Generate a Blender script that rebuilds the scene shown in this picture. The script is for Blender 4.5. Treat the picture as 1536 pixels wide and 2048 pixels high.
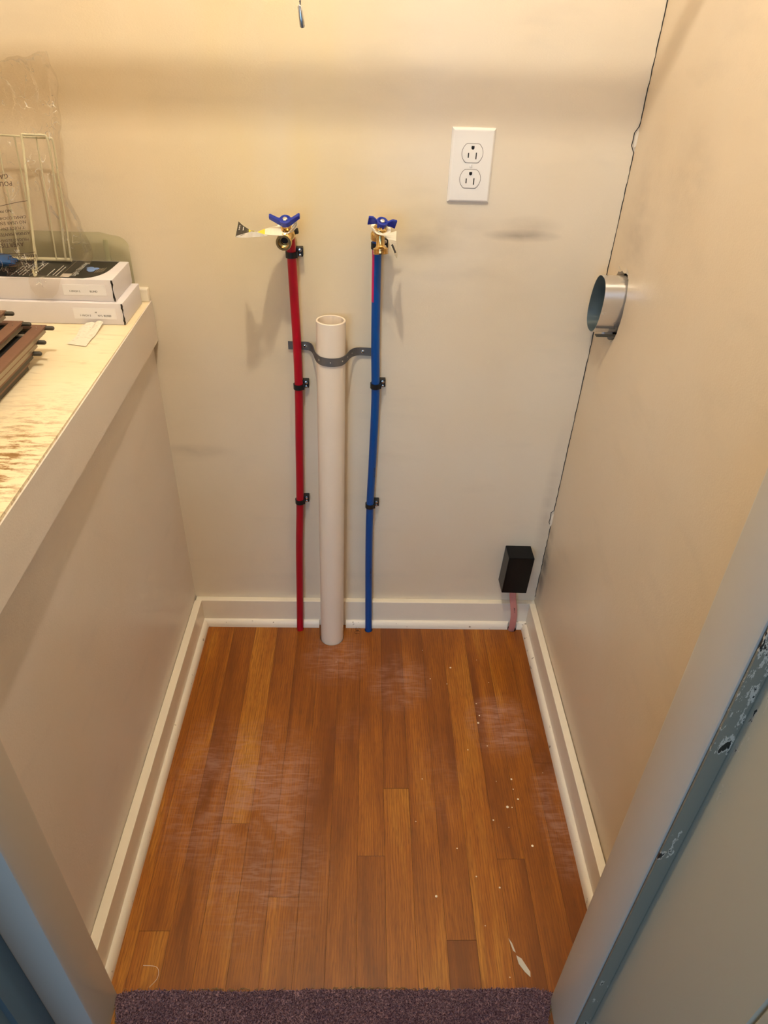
import bpy, bmesh, math, random
from mathutils import Vector, Matrix
random.seed(7)
S = bpy.context.scene
for o in list(bpy.data.objects): bpy.data.objects.remove(o)
C = S.collection
# ---------------------------------------------------------------- camera
YAW, PITCH, ROLL = .0384, .6239, .0373
cam = bpy.data.cameras.new('camera'); co = bpy.data.objects.new('camera', cam); C.objects.link(co)
cy, sy, cp, sp = math.cos(YAW), math.sin(YAW), math.cos(PITCH), math.sin(PITCH)
fw = Vector((sy*cp, cy*cp, -sp)); rt = Vector((cy, -sy, 0)); up = rt.cross(fw)
r2 = rt*math.cos(ROLL) + up*math.sin(ROLL); u2 = up*math.cos(ROLL) - rt*math.sin(ROLL)
M = Matrix((r2, u2, -fw)).transposed().to_4x4(); M.translation = (.4063, -1.314, 1.2917)
co.matrix_world = M
cam.sensor_fit = 'VERTICAL'; cam.sensor_height = 36; cam.lens = 1419.64/2048*36; cam.clip_start = .02
S.camera = co
# ---------------------------------------------------------------- light and exposure
S.view_settings.view_transform = 'Standard'; S.view_settings.look = 'None'
S.view_settings.gamma = 1; S.view_settings.exposure = 0.36; S.view_settings.use_curve_mapping = False
BULB = (.31, -.765, 2.08); BULB_STRENGTH = 1120.0
w = bpy.data.worlds.new('world'); S.world = w; w.use_nodes = True
w.node_tree.nodes['Background'].inputs[0].default_value = (.90, .88, .84, 1)
w.node_tree.nodes['Background'].inputs[1].default_value = .045
def area(name, loc, target, sx, sy_, power, col):
    l = bpy.data.lights.new(name, 'AREA'); l.shape = 'RECTANGLE'; l.size = sx; l.size_y = sy_; l.energy = power; l.color = col
    o = bpy.data.objects.new(name, l); C.objects.link(o); o.location = loc
    o.rotation_euler = (Vector(target)-Vector(loc)).to_track_quat('-Z', 'Y').to_euler()
    return o
area('window_daylight', (-.35, -3.3, 1.3), (.1, -.95, .4), .8, 1.2, 20, (.30, .60, 1.0))
area('room_fill_light', (.3, -3.0, 2.3), (.4, -.4, .6), .5, .5, 7, (1.0, .92, .84))  # warm fill added from the room side, no lamp known there

# ---------------------------------------------------------------- helpers
W = .843; TR = .0106; BH = .0791; BT = .0148; ST = .0262; SH = .0185; AL = .0125
def mat(name): 
    m = bpy.data.materials.new(name); m.use_nodes = True
    return m, m.node_tree, m.node_tree.nodes['Principled BSDF']
def srgb(r, g, b):
    f = lambda c: (c/255/12.92) if c/255 <= .04045 else ((c/255+.055)/1.055)**2.4
    return (f(r), f(g), f(b), 1)
def node(t, kind, **kw):
    n = t.nodes.new(kind)
    for k, v in kw.items(): setattr(n, k, v)
    return n
def math_(t, op, a, b=None, clamp=False):
    n = node(t, 'ShaderNodeMath', operation=op, use_clamp=clamp)
    for i, v in enumerate((a, b)):
        if v is None: continue
        if isinstance(v, (int, float)): n.inputs[i].default_value = v
        else: t.links.new(v, n.inputs[i])
    return n.outputs[0]
def noise(t, scale, detail=3, vec=None, sc=(1, 1, 1), rough=.5, dist=0.0):
    n = node(t, 'ShaderNodeTexNoise'); n.inputs['Scale'].default_value = scale; n.inputs['Detail'].default_value = detail
    n.inputs['Roughness'].default_value = rough; n.inputs['Distortion'].default_value = dist
    mp = node(t, 'ShaderNodeMapping'); mp.inputs['Scale'].default_value = sc
    g = vec or node(t, 'ShaderNodeNewGeometry').outputs['Position']
    t.links.new(g, mp.inputs[0]); t.links.new(mp.outputs[0], n.inputs[0])
    return n.outputs[0]
def ramp(t, fac, p0, p1, c0=(0, 0, 0, 1), c1=(1, 1, 1, 1)):
    n = node(t, 'ShaderNodeValToRGB'); e = n.color_ramp.elements
    e[0].position = p0; e[1].position = p1; e[0].color = c0; e[1].color = c1
    t.links.new(fac, n.inputs[0]); return n.outputs[0]
def mix(t, fac, a, b, mode='MIX'):
    n = node(t, 'ShaderNodeMix', data_type='RGBA', blend_type=mode)
    for i, v in ((0, fac), (6, a), (7, b)):
        if isinstance(v, (int, float)): n.inputs[i].default_value = v
        elif isinstance(v, tuple): n.inputs[i].default_value = v
        else: t.links.new(v, n.inputs[i])
    return n.outputs[2]
def bump(t, bsdf, h, strength, dist=.001):
    n = node(t, 'ShaderNodeBump'); n.inputs['Strength'].default_value = strength; n.inputs['Distance'].default_value = dist
    t.links.new(h, n.inputs['Height']); t.links.new(n.outputs[0], bsdf.inputs['Normal'])
def simple(name, col, rough=.5, metal=0, var=0, vs=60, bmp=0, bs=300, emit=None, spec=None, coat=0):
    m, t, b = mat(name); b.inputs['Roughness'].default_value = rough; b.inputs['Metallic'].default_value = metal
    if spec is not None: b.inputs['Specular IOR Level'].default_value = spec
    b.inputs['Coat Weight'].default_value = coat
    if var:
        dark = tuple(c*(1-var) for c in col[:3])+(1,)
        t.links.new(mix(t, noise(t, vs, 4), dark, col), b.inputs['Base Color'])
    else: b.inputs['Base Color'].default_value = col
    if bmp: bump(t, b, noise(t, bs, 3), bmp)
    if emit: b.inputs['Emission Color'].default_value = emit[0]; b.inputs['Emission Strength'].default_value = emit[1]
    return m
def spot(t, cx, cz, rx, rz, axis=0, soft=1.0):
    """0..1 soft elliptical mask of a stain at a real place of the wall"""
    g = node(t, 'ShaderNodeNewGeometry'); s = node(t, 'ShaderNodeSeparateXYZ'); t.links.new(g.outputs['Position'], s.inputs[0])
    a = math_(t, 'DIVIDE', math_(t, 'SUBTRACT', s.outputs[axis], cx), rx)
    b = math_(t, 'DIVIDE', math_(t, 'SUBTRACT', s.outputs[2], cz), rz)
    d = math_(t, 'SQRT', math_(t, 'ADD', math_(t, 'MULTIPLY', a, a), math_(t, 'MULTIPLY', b, b)))
    v = math_(t, 'SUBTRACT', 1.0, d, True)
    return math_(t, 'SMOOTH_MIN', math_(t, 'MULTIPLY', v, 1.0/soft), 1.0) if soft != 1 else v

def obj(name, bm, m, parent=None, smooth=False, mats=None):
    me = bpy.data.meshes.new(name); bm.normal_update(); bm.to_mesh(me); bm.free()
    for x in (mats or [m]): me.materials.append(x)
    if smooth:
        for p in me.polygons: p.use_smooth = True
        try: me.set_sharp_from_angle(angle=math.radians(40))
        except Exception: pass
    o = bpy.data.objects.new(name, me); C.objects.link(o)
    if parent: 
        o.parent = parent; o.matrix_parent_inverse = Matrix.Translation(-parent.location)
    return o
def struct(name, bm, m, parent=None, **k):
    o = obj(name, bm, m, parent, **k)
    if not parent: o['kind'] = 'structure'
    return o
def thing(name, label, cat, loc, group=None):
    o = bpy.data.objects.new(name, None); C.objects.link(o); o.location = loc; o.empty_display_size = .02
    o['label'] = label; o['category'] = cat
    if group: o['group'] = group
    return o
def tag(o, label, cat, group=None):
    o['label'] = label; o['category'] = cat
    if group: o['group'] = group
    return o
def part(name, bm, m, t, **k):   # part of an Empty thing; mesh coordinates are world ones
    return obj(name, bm, m, t, **k)
def box(bm, x0, x1, y0, y1, z0, z1, bev=0, fn=None):
    vs = [bm.verts.new((x, y, z)) for z in (z0, z1) for y in (y0, y1) for x in (x0, x1)]
    fs = [bm.faces.new([vs[i] for i in q]) for q in ((0, 2, 3, 1), (4, 5, 7, 6), (0, 1, 5, 4), (2, 6, 7, 3), (0, 4, 6, 2), (1, 3, 7, 5))]
    if bev:
        es = list({e for f in fs for e in f.edges})
        r = bmesh.ops.bevel(bm, geom=es, offset=bev, segments=2, affect='EDGES', profile=.6)
    return bm
def nb(): return bmesh.new()
def prism(bm, pts, off):
    """closed polygon pts extruded by vector off"""
    a = [bm.verts.new(p) for p in pts]; b = [bm.verts.new(Vector(p)+Vector(off)) for p in pts]
    n = len(pts); bm.faces.new(a); bm.faces.new(b[::-1])
    for i in range(n): bm.faces.new((a[i], b[i], b[(i+1) % n], a[(i+1) % n]))
    bmesh.ops.recalc_face_normals(bm, faces=bm.faces[:]); return bm
def frame_of(d):
    d = Vector(d).normalized(); a = Vector((0, 0, 1)) if abs(d.z) < .9 else Vector((1, 0, 0))
    x = d.cross(a).normalized(); return x, d.cross(x).normalized()
def lathe(bm, p, d, prof, n=32, closed=False):
    """profile [(dist along d, radius)] turned about the axis p + d"""
    p = Vector(p); d = Vector(d).normalized(); x, y = frame_of(d); rings = []
    for (h, r) in prof:
        c = p + d*h
        rings.append([bm.verts.new(c + (x*math.cos(2*math.pi*i/n) + y*math.sin(2*math.pi*i/n))*max(r, 1e-5)) for i in range(n)])
    seq = list(zip(rings, rings[1:])) + ([(rings[-1], rings[0])] if closed else [])
    for a, b in seq:
        for i in range(n): bm.faces.new((a[i], a[(i+1) % n], b[(i+1) % n], b[i]))
    if not closed:
        for rr in (rings[0], rings[-1]): bm.faces.new(rr)
    bmesh.ops.recalc_face_normals(bm, faces=bm.faces[:]); return bm
def catmull(pts, k=8):
    pts = [Vector(p) for p in pts]; P = [2*pts[0]-pts[1]] + pts + [2*pts[-1]-pts[-2]]; out = []
    for i in range(1, len(P)-2):
        for j in range(k):
            t = j/k; a, b, c, d = P[i-1:i+3]
            out.append(.5*((2*b)+(c-a)*t+(2*a-5*b+4*c-d)*t*t+(3*b-a-3*c+d)*t**3))
    return out+[pts[-1]]
def tube(bm, pts, r, n=10, caps=True, scale=None):
    pts = [Vector(p) for p in pts]; rings = []; x = None
    for i, p in enumerate(pts):
        d = (pts[min(i+1, len(pts)-1)]-pts[max(i-1, 0)]).normalized()
        if x is None: x, y = frame_of(d)
        else: x = (x - d*x.dot(d)).normalized(); y = d.cross(x)
        y = d.cross(x)
        rr = r if not callable(r) else r(i/(len(pts)-1))
        rings.append([bm.verts.new(p+(x*math.cos(2*math.pi*k/n)+y*math.sin(2*math.pi*k/n))*rr) for k in range(n)])
    for a, b in zip(rings, rings[1:]):
        for k in range(n): bm.faces.new((a[k], a[(k+1) % n], b[(k+1) % n], b[k]))
    if caps: bm.faces.new(rings[0][::-1]); bm.faces.new(rings[-1])
    bmesh.ops.recalc_face_normals(bm, faces=bm.faces[:]); return bm
def ribbon(bm, A, B, th, idx=None):
    """strip between edge curves A and B with thickness th; idx gives a material index per segment"""
    A = [Vector(a) for a in A]; B = [Vector(b) for b in B]; top = []; bot = []
    for i in range(len(A)):
        j0, j1 = max(i-1, 0), min(i+1, len(A)-1)
        tdir = (A[j1]+B[j1])-(A[j0]+B[j0]); nrm = tdir.cross(B[i]-A[i])
        nrm = nrm.normalized() if nrm.length > 1e-12 else Vector((0, -1, 0))
        o = nrm*th/2
        top.append((bm.verts.new(A[i]+o), bm.verts.new(B[i]+o))); bot.append((bm.verts.new(A[i]-o), bm.verts.new(B[i]-o)))
    for i in range(len(A)-1):
        mi = idx[i] if idx else (0, 0)
        f = bm.faces.new((top[i][0], top[i+1][0], top[i+1][1], top[i][1])); f.material_index = mi[0]
        f = bm.faces.new((bot[i][0], bot[i][1], bot[i+1][1], bot[i+1][0])); f.material_index = mi[1]
        f = bm.faces.new((top[i][0], bot[i][0], bot[i+1][0], top[i+1][0])); f.material_index = mi[1]
        f = bm.faces.new((top[i][1], top[i+1][1], bot[i+1][1], bot[i][1])); f.material_index = mi[1]
    for e in (0, -1): bm.faces.new((top[e][0], top[e][1], bot[e][1], bot[e][0]))
    return bm
def text_mesh(s, size, origin, xdir, ydir, depth=.0001, font_scale=1.0):
    cu = bpy.data.curves.new('lettering', 'FONT'); cu.body = s; cu.size = size; cu.extrude = depth; cu.space_character = 1.05
    cu.resolution_u = 2
    o = bpy.data.objects.new('lettering', cu); C.objects.link(o)
    x = Vector(xdir).normalized(); y = Vector(ydir).normalized(); z = x.cross(y)
    o.matrix_world = Matrix((x*font_scale, y, z)).transposed().to_4x4() @ Matrix.Identity(4); o.matrix_world.translation = Vector(origin)
    bpy.context.view_layer.update()
    mw = Matrix((x*font_scale, y, z)).transposed().to_4x4(); mw.translation = Vector(origin)
    me = bpy.data.meshes.new_from_object(o.evaluated_get(bpy.context.evaluated_depsgraph_get()))
    me.transform(mw); bpy.data.objects.remove(o); bpy.data.curves.remove(cu); return me
def add_text(bm, *a, **k): 
    me = text_mesh(*a, **k); bm.from_mesh(me); bpy.data.meshes.remove(me); return bm

# ---------------------------------------------------------------- materials
def wall_material(name, base, dirt=True, back=False, rough=.42, side=None):
    m, t, b = mat(name); b.inputs['Roughness'].default_value = rough
    warm = tuple(c*f for c, f in zip(base[:3], (.97, .93, .86)))+(1,)
    c = mix(t, ramp(t, noise(t, 3.2, 2), .35, .7), base, warm)
    if dirt:
        grey = tuple(x*.82 for x in base[:3])+(1,)
        sm = ramp(t, noise(t, 11, 5, sc=(.5, .6, 1.6)), .56, .80)
        c = mix(t, math_(t, 'MULTIPLY', sm, .45), c, grey)
    if back:
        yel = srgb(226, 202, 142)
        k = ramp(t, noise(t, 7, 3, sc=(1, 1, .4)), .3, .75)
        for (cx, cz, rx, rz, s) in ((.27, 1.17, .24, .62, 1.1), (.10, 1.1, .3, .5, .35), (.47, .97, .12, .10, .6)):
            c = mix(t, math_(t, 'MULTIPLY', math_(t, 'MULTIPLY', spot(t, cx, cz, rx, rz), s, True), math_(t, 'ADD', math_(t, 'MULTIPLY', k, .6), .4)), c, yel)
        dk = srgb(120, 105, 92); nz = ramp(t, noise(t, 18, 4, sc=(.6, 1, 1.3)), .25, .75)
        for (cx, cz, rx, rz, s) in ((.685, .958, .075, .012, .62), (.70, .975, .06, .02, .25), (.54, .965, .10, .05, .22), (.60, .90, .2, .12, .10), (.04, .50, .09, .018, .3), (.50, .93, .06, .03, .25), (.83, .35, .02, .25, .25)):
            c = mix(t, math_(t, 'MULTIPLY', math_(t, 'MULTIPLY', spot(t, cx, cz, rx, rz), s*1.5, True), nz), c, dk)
    if side == 'right':
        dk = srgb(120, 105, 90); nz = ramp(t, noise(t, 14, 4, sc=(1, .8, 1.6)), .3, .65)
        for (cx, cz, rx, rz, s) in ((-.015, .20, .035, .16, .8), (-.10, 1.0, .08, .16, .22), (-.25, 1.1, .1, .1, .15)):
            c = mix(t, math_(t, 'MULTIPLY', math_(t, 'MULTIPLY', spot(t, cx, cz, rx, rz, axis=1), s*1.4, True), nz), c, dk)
    spk = ramp(t, noise(t, 55, 2), .81, .83)
    c = mix(t, math_(t, 'MULTIPLY', spk, .25), c, srgb(150, 125, 95))
    t.links.new(c, b.inputs['Base Color'])
    h = math_(t, 'ADD', noise(t, 420, 3, sc=(.7, .7, 1.2)), math_(t, 'MULTIPLY', noise(t, 40, 2), 1.5))
    bump(t, b, h, .22, .0012); return m
CREAM = srgb(228, 215, 193)
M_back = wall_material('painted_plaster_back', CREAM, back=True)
M_right = wall_material('painted_plaster_right', srgb(224, 208, 184), side='right', rough=.38)
M_left = wall_material('painted_board_left', srgb(224, 214, 204), rough=.33)
M_trim = simple('trim_gloss_paint', srgb(242, 230, 208), .3, var=.06, vs=30, bmp=.1, bs=200)
def scuffed(name, base, dark, thr, rough=.35, sc=(1, 1, 1), s=120):
    m, t, b = mat(name); b.inputs['Roughness'].default_value = rough
    c = mix(t, ramp(t, noise(t, s, 5, sc=sc), thr, thr+.05), base, dark)
    t.links.new(c, b.inputs['Base Color']); bump(t, b, noise(t, 160, 3), .2); return m
M_shoe = scuffed('shoe_moulding_paint', srgb(238, 227, 209), srgb(140, 118, 96), .66, sc=(1, 1, 1), s=70)
M_jamb = simple('door_frame_paint', srgb(198, 190, 178), .35, var=.05, vs=8, bmp=.08, bs=150)
def chipped(name, base, y0, yw, thr=.56, stretch=(1, 1, .35)):
    m, t, b = mat(name); b.inputs['Roughness'].default_value = .4
    g = node(t, 'ShaderNodeNewGeometry'); s = node(t, 'ShaderNodeSeparateXYZ'); t.links.new(g.outputs['Position'], s.inputs[0])
    band = math_(t, 'SUBTRACT', 1.0, math_(t, 'DIVIDE', math_(t, 'ABSOLUTE', math_(t, 'SUBTRACT', s.outputs[1], y0)), yw), True)
    n = noise(t, 130, 6, sc=stretch, rough=.65); n2 = noise(t, 9, 2)
    v = math_(t, 'MULTIPLY', math_(t, 'MULTIPLY', n, ramp(t, n2, .46, .62)), ramp(t, band, 0, .5))
    chip = ramp(t, v, thr-.06, thr-.05); core = ramp(t, v, thr, thr+.015)
    c = mix(t, chip, base, srgb(196, 188, 172)); c = mix(t, core, c, srgb(28, 32, 30))
    t.links.new(c, b.inputs['Base Color']); bump(t, b, chip, .3, .0006); return m
M_jamb_r = chipped('door_frame_chipped_paint', srgb(186, 180, 160), -.937, .010, .60)
M_stop_shade_r = chipped('door_stop_shade_tone', srgb(128, 126, 112), -.928, .006, .58)  # base darkened to paint the shade on the stop face, plus paint chips

def floor_material():
    m, t, b = mat('oak_strip_floor')
    at = node(t, 'ShaderNodeAttribute', attribute_name='plank'); sep = node(t, 'ShaderNodeSeparateColor'); t.links.new(at.outputs['Color'], sep.inputs[0])
    g = node(t, 'ShaderNodeNewGeometry')
    off = node(t, 'ShaderNodeVectorMath', operation='ADD'); sc = node(t, 'ShaderNodeVectorMath', operation='SCALE')
    t.links.new(at.outputs['Color'], sc.inputs[0]); sc.inputs['Scale'].default_value = 11.0
    t.links.new(g.outputs['Position'], off.inputs[0]); t.links.new(sc.outputs[0], off.inputs[1]); P = off.outputs[0]
    pal = node(t, 'ShaderNodeValToRGB'); e = pal.color_ramp.elements
    e[0].position = 0; e[0].color = srgb(122, 64, 12); e[1].position = 1; e[1].color = srgb(206, 142, 48)
    x = pal.color_ramp.elements.new(.5); x.color = srgb(168, 98, 22)
    low = noise(t, 5, 3, vec=P, sc=(4, .55, 1), dist=.6)
    tone = math_(t, 'ADD', sep.outputs[0], math_(t, 'MULTIPLY', math_(t, 'SUBTRACT', low, .5), 1.6), True)
    t.links.new(tone, pal.inputs[0])
    # cathedral grain: rings of wood cut lengthwise
    wv = node(t, 'ShaderNodeTexWave', wave_type='BANDS', bands_direction='X'); wv.inputs['Scale'].default_value = 62; wv.inputs['Distortion'].default_value = 9
    wv.inputs['Detail'].default_value = 3; wv.inputs['Detail Scale'].default_value = .9; wv.inputs['Detail Roughness'].default_value = .6
    mp = node(t, 'ShaderNodeMapping'); mp.inputs['Scale'].default_value = (1, .16, 1); t.links.new(P, mp.inputs[0]); t.links.new(mp.outputs[0], wv.inputs[0])
    fine = noise(t, 420, 3, vec=P, sc=(1, .035, 1), rough=.7)
    pores = ramp(t, noise(t, 900, 2, vec=P, sc=(1, .045, 1)), .56, .66)
    c = mix(t, math_(t, 'MULTIPLY', ramp(t, wv.outputs[1], .40, .95), .34), pal.outputs[0], srgb(112, 56, 14))
    c = mix(t, math_(t, 'MULTIPLY', ramp(t, fine, .42, .72), .55), c, srgb(104, 52, 12))
    c = mix(t, math_(t, 'MULTIPLY', pores, .42), c, srgb(92, 46, 12))
    knot = ramp(t, noise(t, 14, 2, vec=P, sc=(1, .45, 1)), .72, .82)
    c = mix(t, math_(t, 'MULTIPLY', knot, .6), c, srgb(80, 40, 14))
    # milky patches broken up by streaks
    def sp2(cx, cyy, rx, ry):
        s = node(t, 'ShaderNodeSeparateXYZ'); t.links.new(g.outputs['Position'], s.inputs[0])
        a = math_(t, 'DIVIDE', math_(t, 'SUBTRACT', s.outputs[0], cx), rx); bb = math_(t, 'DIVIDE', math_(t, 'SUBTRACT', s.outputs[1], cyy), ry)
        return math_(t, 'MULTIPLY', math_(t, 'SUBTRACT', 1.0, math_(t, 'ADD', math_(t, 'MULTIPLY', a, a), math_(t, 'MULTIPLY', bb, bb)), True), ramp(t, noise(t, 13, 3, dist=1.0), .30, .60), True)
    strk = ramp(t, noise(t, 70, 4, sc=(.35, 2.2, 1), dist=.8), .42, .62)
    for (a, bb, c1, d, k) in ((.21, -.46, .13, .16, .6), (.10, -.48, .10, .20, .4), (.24, -.65, .13, .16, .4), (.72, -.32, .085, .09, .75), (.35, -.13, .09, .09, .6), (.50, -.20, .08, .10, .5), (.80, -.53, .05, .15, .6), (.57, -.45, .07, .12, .12), (.38, -.33, .05, .05, .12)):
        c = mix(t, math_(t, 'MULTIPLY', math_(t, 'MULTIPLY', sp2(a, bb, c1, d), k), math_(t, 'ADD', math_(t, 'MULTIPLY', strk, .75), .25)), c, srgb(182, 138, 120))
    t.links.new(c, b.inputs['Base Color']); b.inputs['Roughness'].default_value = .34
    b.inputs['Specular IOR Level'].default_value = .45
    bump(t, b, math_(t, 'ADD', fine, math_(t, 'MULTIPLY', noise(t, 12, 2), 2.5)), .10, .0006)
    return m
M_floor = floor_material()
M_dark = simple('cavity_dark', srgb(30, 24, 20), .9)
M_pvc = simple('pvc_cream', srgb(240, 224, 203), .32, var=.06, vs=20, coat=.15)
M_red = simple('pex_red', srgb(172, 3, 32), .3, var=.1, vs=25)
M_blue = simple('pex_blue', srgb(4, 74, 150), .3, var=.12, vs=25)
M_brass = simple('brass', (.83, .58, .25, 1), .22, 1, var=.25, vs=90, bmp=.05)
M_handle = simple('blue_enamel', srgb(6, 42, 150), .3, coat=.2)
M_chrome = simple('zinc_screw', (.72, .72, .72, 1), .25, 1)
M_black = simple('black_plastic', srgb(16, 16, 17), .45)
M_blackbox = simple('black_painted_box', srgb(7, 7, 9), .32, bmp=.12, bs=500, spec=.25)
M_strap = simple('strap_grey_metal', srgb(108, 106, 104), .5, .35, var=.15, vs=80)
M_white = simple('outlet_white', srgb(238, 234, 228), .22, coat=.3)
M_gap = simple('gap_grey', srgb(140, 132, 124), .7)
M_slot = simple('slot_black', srgb(8, 7, 6), .8)
M_card = simple('white_cardboard', srgb(224, 219, 222), .55, var=.04, vs=30)
M_print = simple('black_print', srgb(24, 25, 27), .3)
M_ink = simple('ink_dark', srgb(40, 38, 40), .6)
M_whiteink = simple('white_ink', srgb(214, 216, 214), .5)
M_blueink = simple('blue_ink', srgb(120, 150, 205), .5)
M_sticker = simple('sticker_paper', srgb(236, 234, 238), .35)
M_tape = simple('ledge_tape', srgb(210, 200, 190), .5)
M_paper = simple('white_paper', srgb(238, 232, 214), .7)
M_tagyellow = simple('tag_yellow', srgb(240, 222, 20), .45)
M_tagblack = simple('tag_black', srgb(30, 28, 24), .45)
M_tagback = simple('tag_back_grey', srgb(196, 188, 172), .6)
M_pink = simple('pink_cable_sheath', srgb(206, 138, 128), .45)
M_stripe = simple('magenta_print', srgb(196, 10, 96), .35)
M_wire = simple('ivory_coated_wire', srgb(214, 208, 178), .3)
M_chain = simple('ball_chain_metal', (.42, .38, .32, 1), .35, .9)
M_tip = simple('chain_end_metal', (.6, .6, .6, 1), .3, .9)
M_bronze = simple('frame_brown', srgb(134, 100, 82), .5, .25, var=.25, vs=70, bmp=.15, bs=250)
M_steelgrey = simple('frame_side_grey', srgb(170, 158, 138), .4, .3, var=.2, vs=60)
M_pin = simple('pin_dark', srgb(74, 70, 62), .5, .3)
M_screen = simple('black_screen', srgb(16, 15, 15), .8)
M_wood = simple('varnished_pole_wood', srgb(196, 160, 112), .5, var=.2)
M_bluepack = simple('blue_packet', srgb(32, 96, 170), .25, var=.35, vs=45, bmp=.6, bs=70)
M_spatter = simple('paint_drop', srgb(244, 226, 196), .5)
M_backing = simple('frayed_backing', srgb(150, 128, 88), .9)
def galv(name, col, rough):
    m, t, b = mat(name); b.inputs['Metallic'].default_value = .85
    c = mix(t, ramp(t, noise(t, 22, 2, sc=(.4, 1, 1)), .2, .9), tuple(x*.88 for x in col[:3])+(1,), col)
    t.links.new(c, b.inputs['Base Color'])
    t.links.new(ramp(t, noise(t, 60, 3), .3, .8, (rough*.85,)*3+(1,), (rough*1.15,)*3+(1,)), b.inputs['Roughness'])
    bump(t, b, noise(t, 14, 2), .10, .001); return m
M_duct = galv('galvanised_sheet', (.80, .79, .77, 1), .26)
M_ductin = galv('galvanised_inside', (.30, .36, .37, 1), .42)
def clear(name, col, rough, alpha, bmp=.5, bs=60, gl_f=.9, creases=0.0):
    m, t, b = mat(name); out = [n for n in t.nodes if n.type == 'OUTPUT_MATERIAL'][0]
    tr = node(t, 'ShaderNodeBsdfTransparent'); tr.inputs[0].default_value = col
    gl = node(t, 'ShaderNodeBsdfGlossy'); gl.inputs['Roughness'].default_value = rough; gl.inputs['Color'].default_value = (.9, .9, .9, 1)
    df = node(t, 'ShaderNodeBsdfDiffuse'); df.inputs[0].default_value = (.92, .88, .82, 1)
    bp = node(t, 'ShaderNodeBump'); bp.inputs['Strength'].default_value = bmp; bp.inputs['Distance'].default_value = .004
    t.links.new(noise(t, bs, 4, dist=1.5), bp.inputs['Height'])
    for n in (gl, df): t.links.new(bp.outputs[0], n.inputs['Normal'])
    fr = node(t, 'ShaderNodeFresnel'); fr.inputs[0].default_value = 1.45; t.links.new(bp.outputs[0], fr.inputs['Normal'])
    a = node(t, 'ShaderNodeMixShader')
    nz = noise(t, 26, 2, dist=2.2, sc=(1, 1, .7)); ln = math_(t, 'ABSOLUTE', math_(t, 'SUBTRACT', nz, .5)); crease = math_(t, 'SUBTRACT', 1.0, math_(t, 'DIVIDE', ln, .010), True)
    brk = ramp(t, noise(t, 30, 2), .52, .60)
    t.links.new(math_(t, 'ADD', alpha, math_(t, 'MULTIPLY', math_(t, 'MULTIPLY', crease, brk), creases)), a.inputs[0]); t.links.new(tr.outputs[0], a.inputs[1]); t.links.new(df.outputs[0], a.inputs[2])
    c = node(t, 'ShaderNodeMixShader'); t.links.new(math_(t, 'MULTIPLY', fr.outputs[0], gl_f, True), c.inputs[0])
    t.links.new(a.outputs[0], c.inputs[1]); t.links.new(gl.outputs[0], c.inputs[2]); t.links.new(c.outputs[0], out.inputs[0]); return m
M_bag = clear('clear_plastic_film', (.985, .975, .96, 1), .05, .012, .35, 60, .30, .55)
M_smoke = clear('smoked_clear_plastic', (.88, .89, .80, 1), .12, .08, .5, 40, .5)

# ================================================================ STRUCTURE
ZC = 2.4
# ---- floor: individual oak strips in one surface, drilled for the pipes
seams = [-.02, .0392, .0915, .1446, .199, .2515, .305, .3565, .4076, .4583, .5089, .5608, .612, .668, .7195, .7755, .83, .88]
tones = [(.55, .5), (.42, .60), (.28, .5), (.62, .5), (.30, .2), (.25, .4), (.20, .35), (.36, .4), (.28, .3), (.15, .62), (.40, .15), (.20, .2), (.48, .45), (.35, .18), (.38, .38), (.12, .08), (.3, .3)]
joints = {1: -.7466, 3: -.5527, 5: -.6908, 8: -.6166, 9: -.477, 11: -.763, 13: -.6224, 15: -.4165}
bm = nb(); lay = bm.loops.layers.float_color.new('plank')
for i in range(len(seams)-1):
    x0, x1 = seams[i]+.00016, seams[i+1]-.00016
    j = joints.get(i); segs = [(.02, j, tones[i][0]), (j, -.95, tones[i][1])] if j else [(.02, -.95, tones[i][0])]
    for (ya, yb, tn) in segs:
        n0 = len(bm.faces); bm.faces.ensure_lookup_table()
        before = set(bm.faces)
        box(bm, x0, x1, yb+.0003, ya-.0003, -.018, 0, .0002)
        s1, s2 = random.random(), random.random()
        for f in set(bm.faces)-before:
            for l in f.loops: l[lay] = (tn, s1, s2, 1)
before = set(bm.faces); box(bm, -.6, 1.0, -.95, .03, -.04, -.0009)   # dark subfloor showing in the joints
for f in set(bm.faces)-before: f.material_index = 1
floor = struct('floor', bm, None, mats=[M_floor, M_dark])
bm = nb()
for (x, y, r) in ((.3365, -.0575, .0292), (.2552, -.031, .0088), (.4275, -.031, .0098), (.7925, -.024, .0105)):
    lathe(bm, (x, y, -.06), (0, 0, 1), [(0, r), (.15, r)], 40)
holes = obj('holes', bm, M_dark)
def cut(o, cutter):
    md = o.modifiers.new('cut', 'BOOLEAN'); md.object = cutter; md.operation = 'DIFFERENCE'; md.solver = 'EXACT'
    md.use_self = True
    bpy.context.view_layer.update()
    me = bpy.data.meshes.new_from_object(o.evaluated_get(bpy.context.evaluated_depsgraph_get()), preserve_all_data_layers=True, depsgraph=bpy.context.evaluated_depsgraph_get())
    o.modifiers.clear(); o.data = me
# holes in the strips only need a small patch: cut the whole floor once
cut(floor, holes)

def wallbox(name, pts, off, m): return struct(name, prism(nb(), pts, off), m)
# back wall
struct('wall_back', box(nb(), -.9, 1.0, 0, .1, -.02, ZC), M_back)
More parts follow.
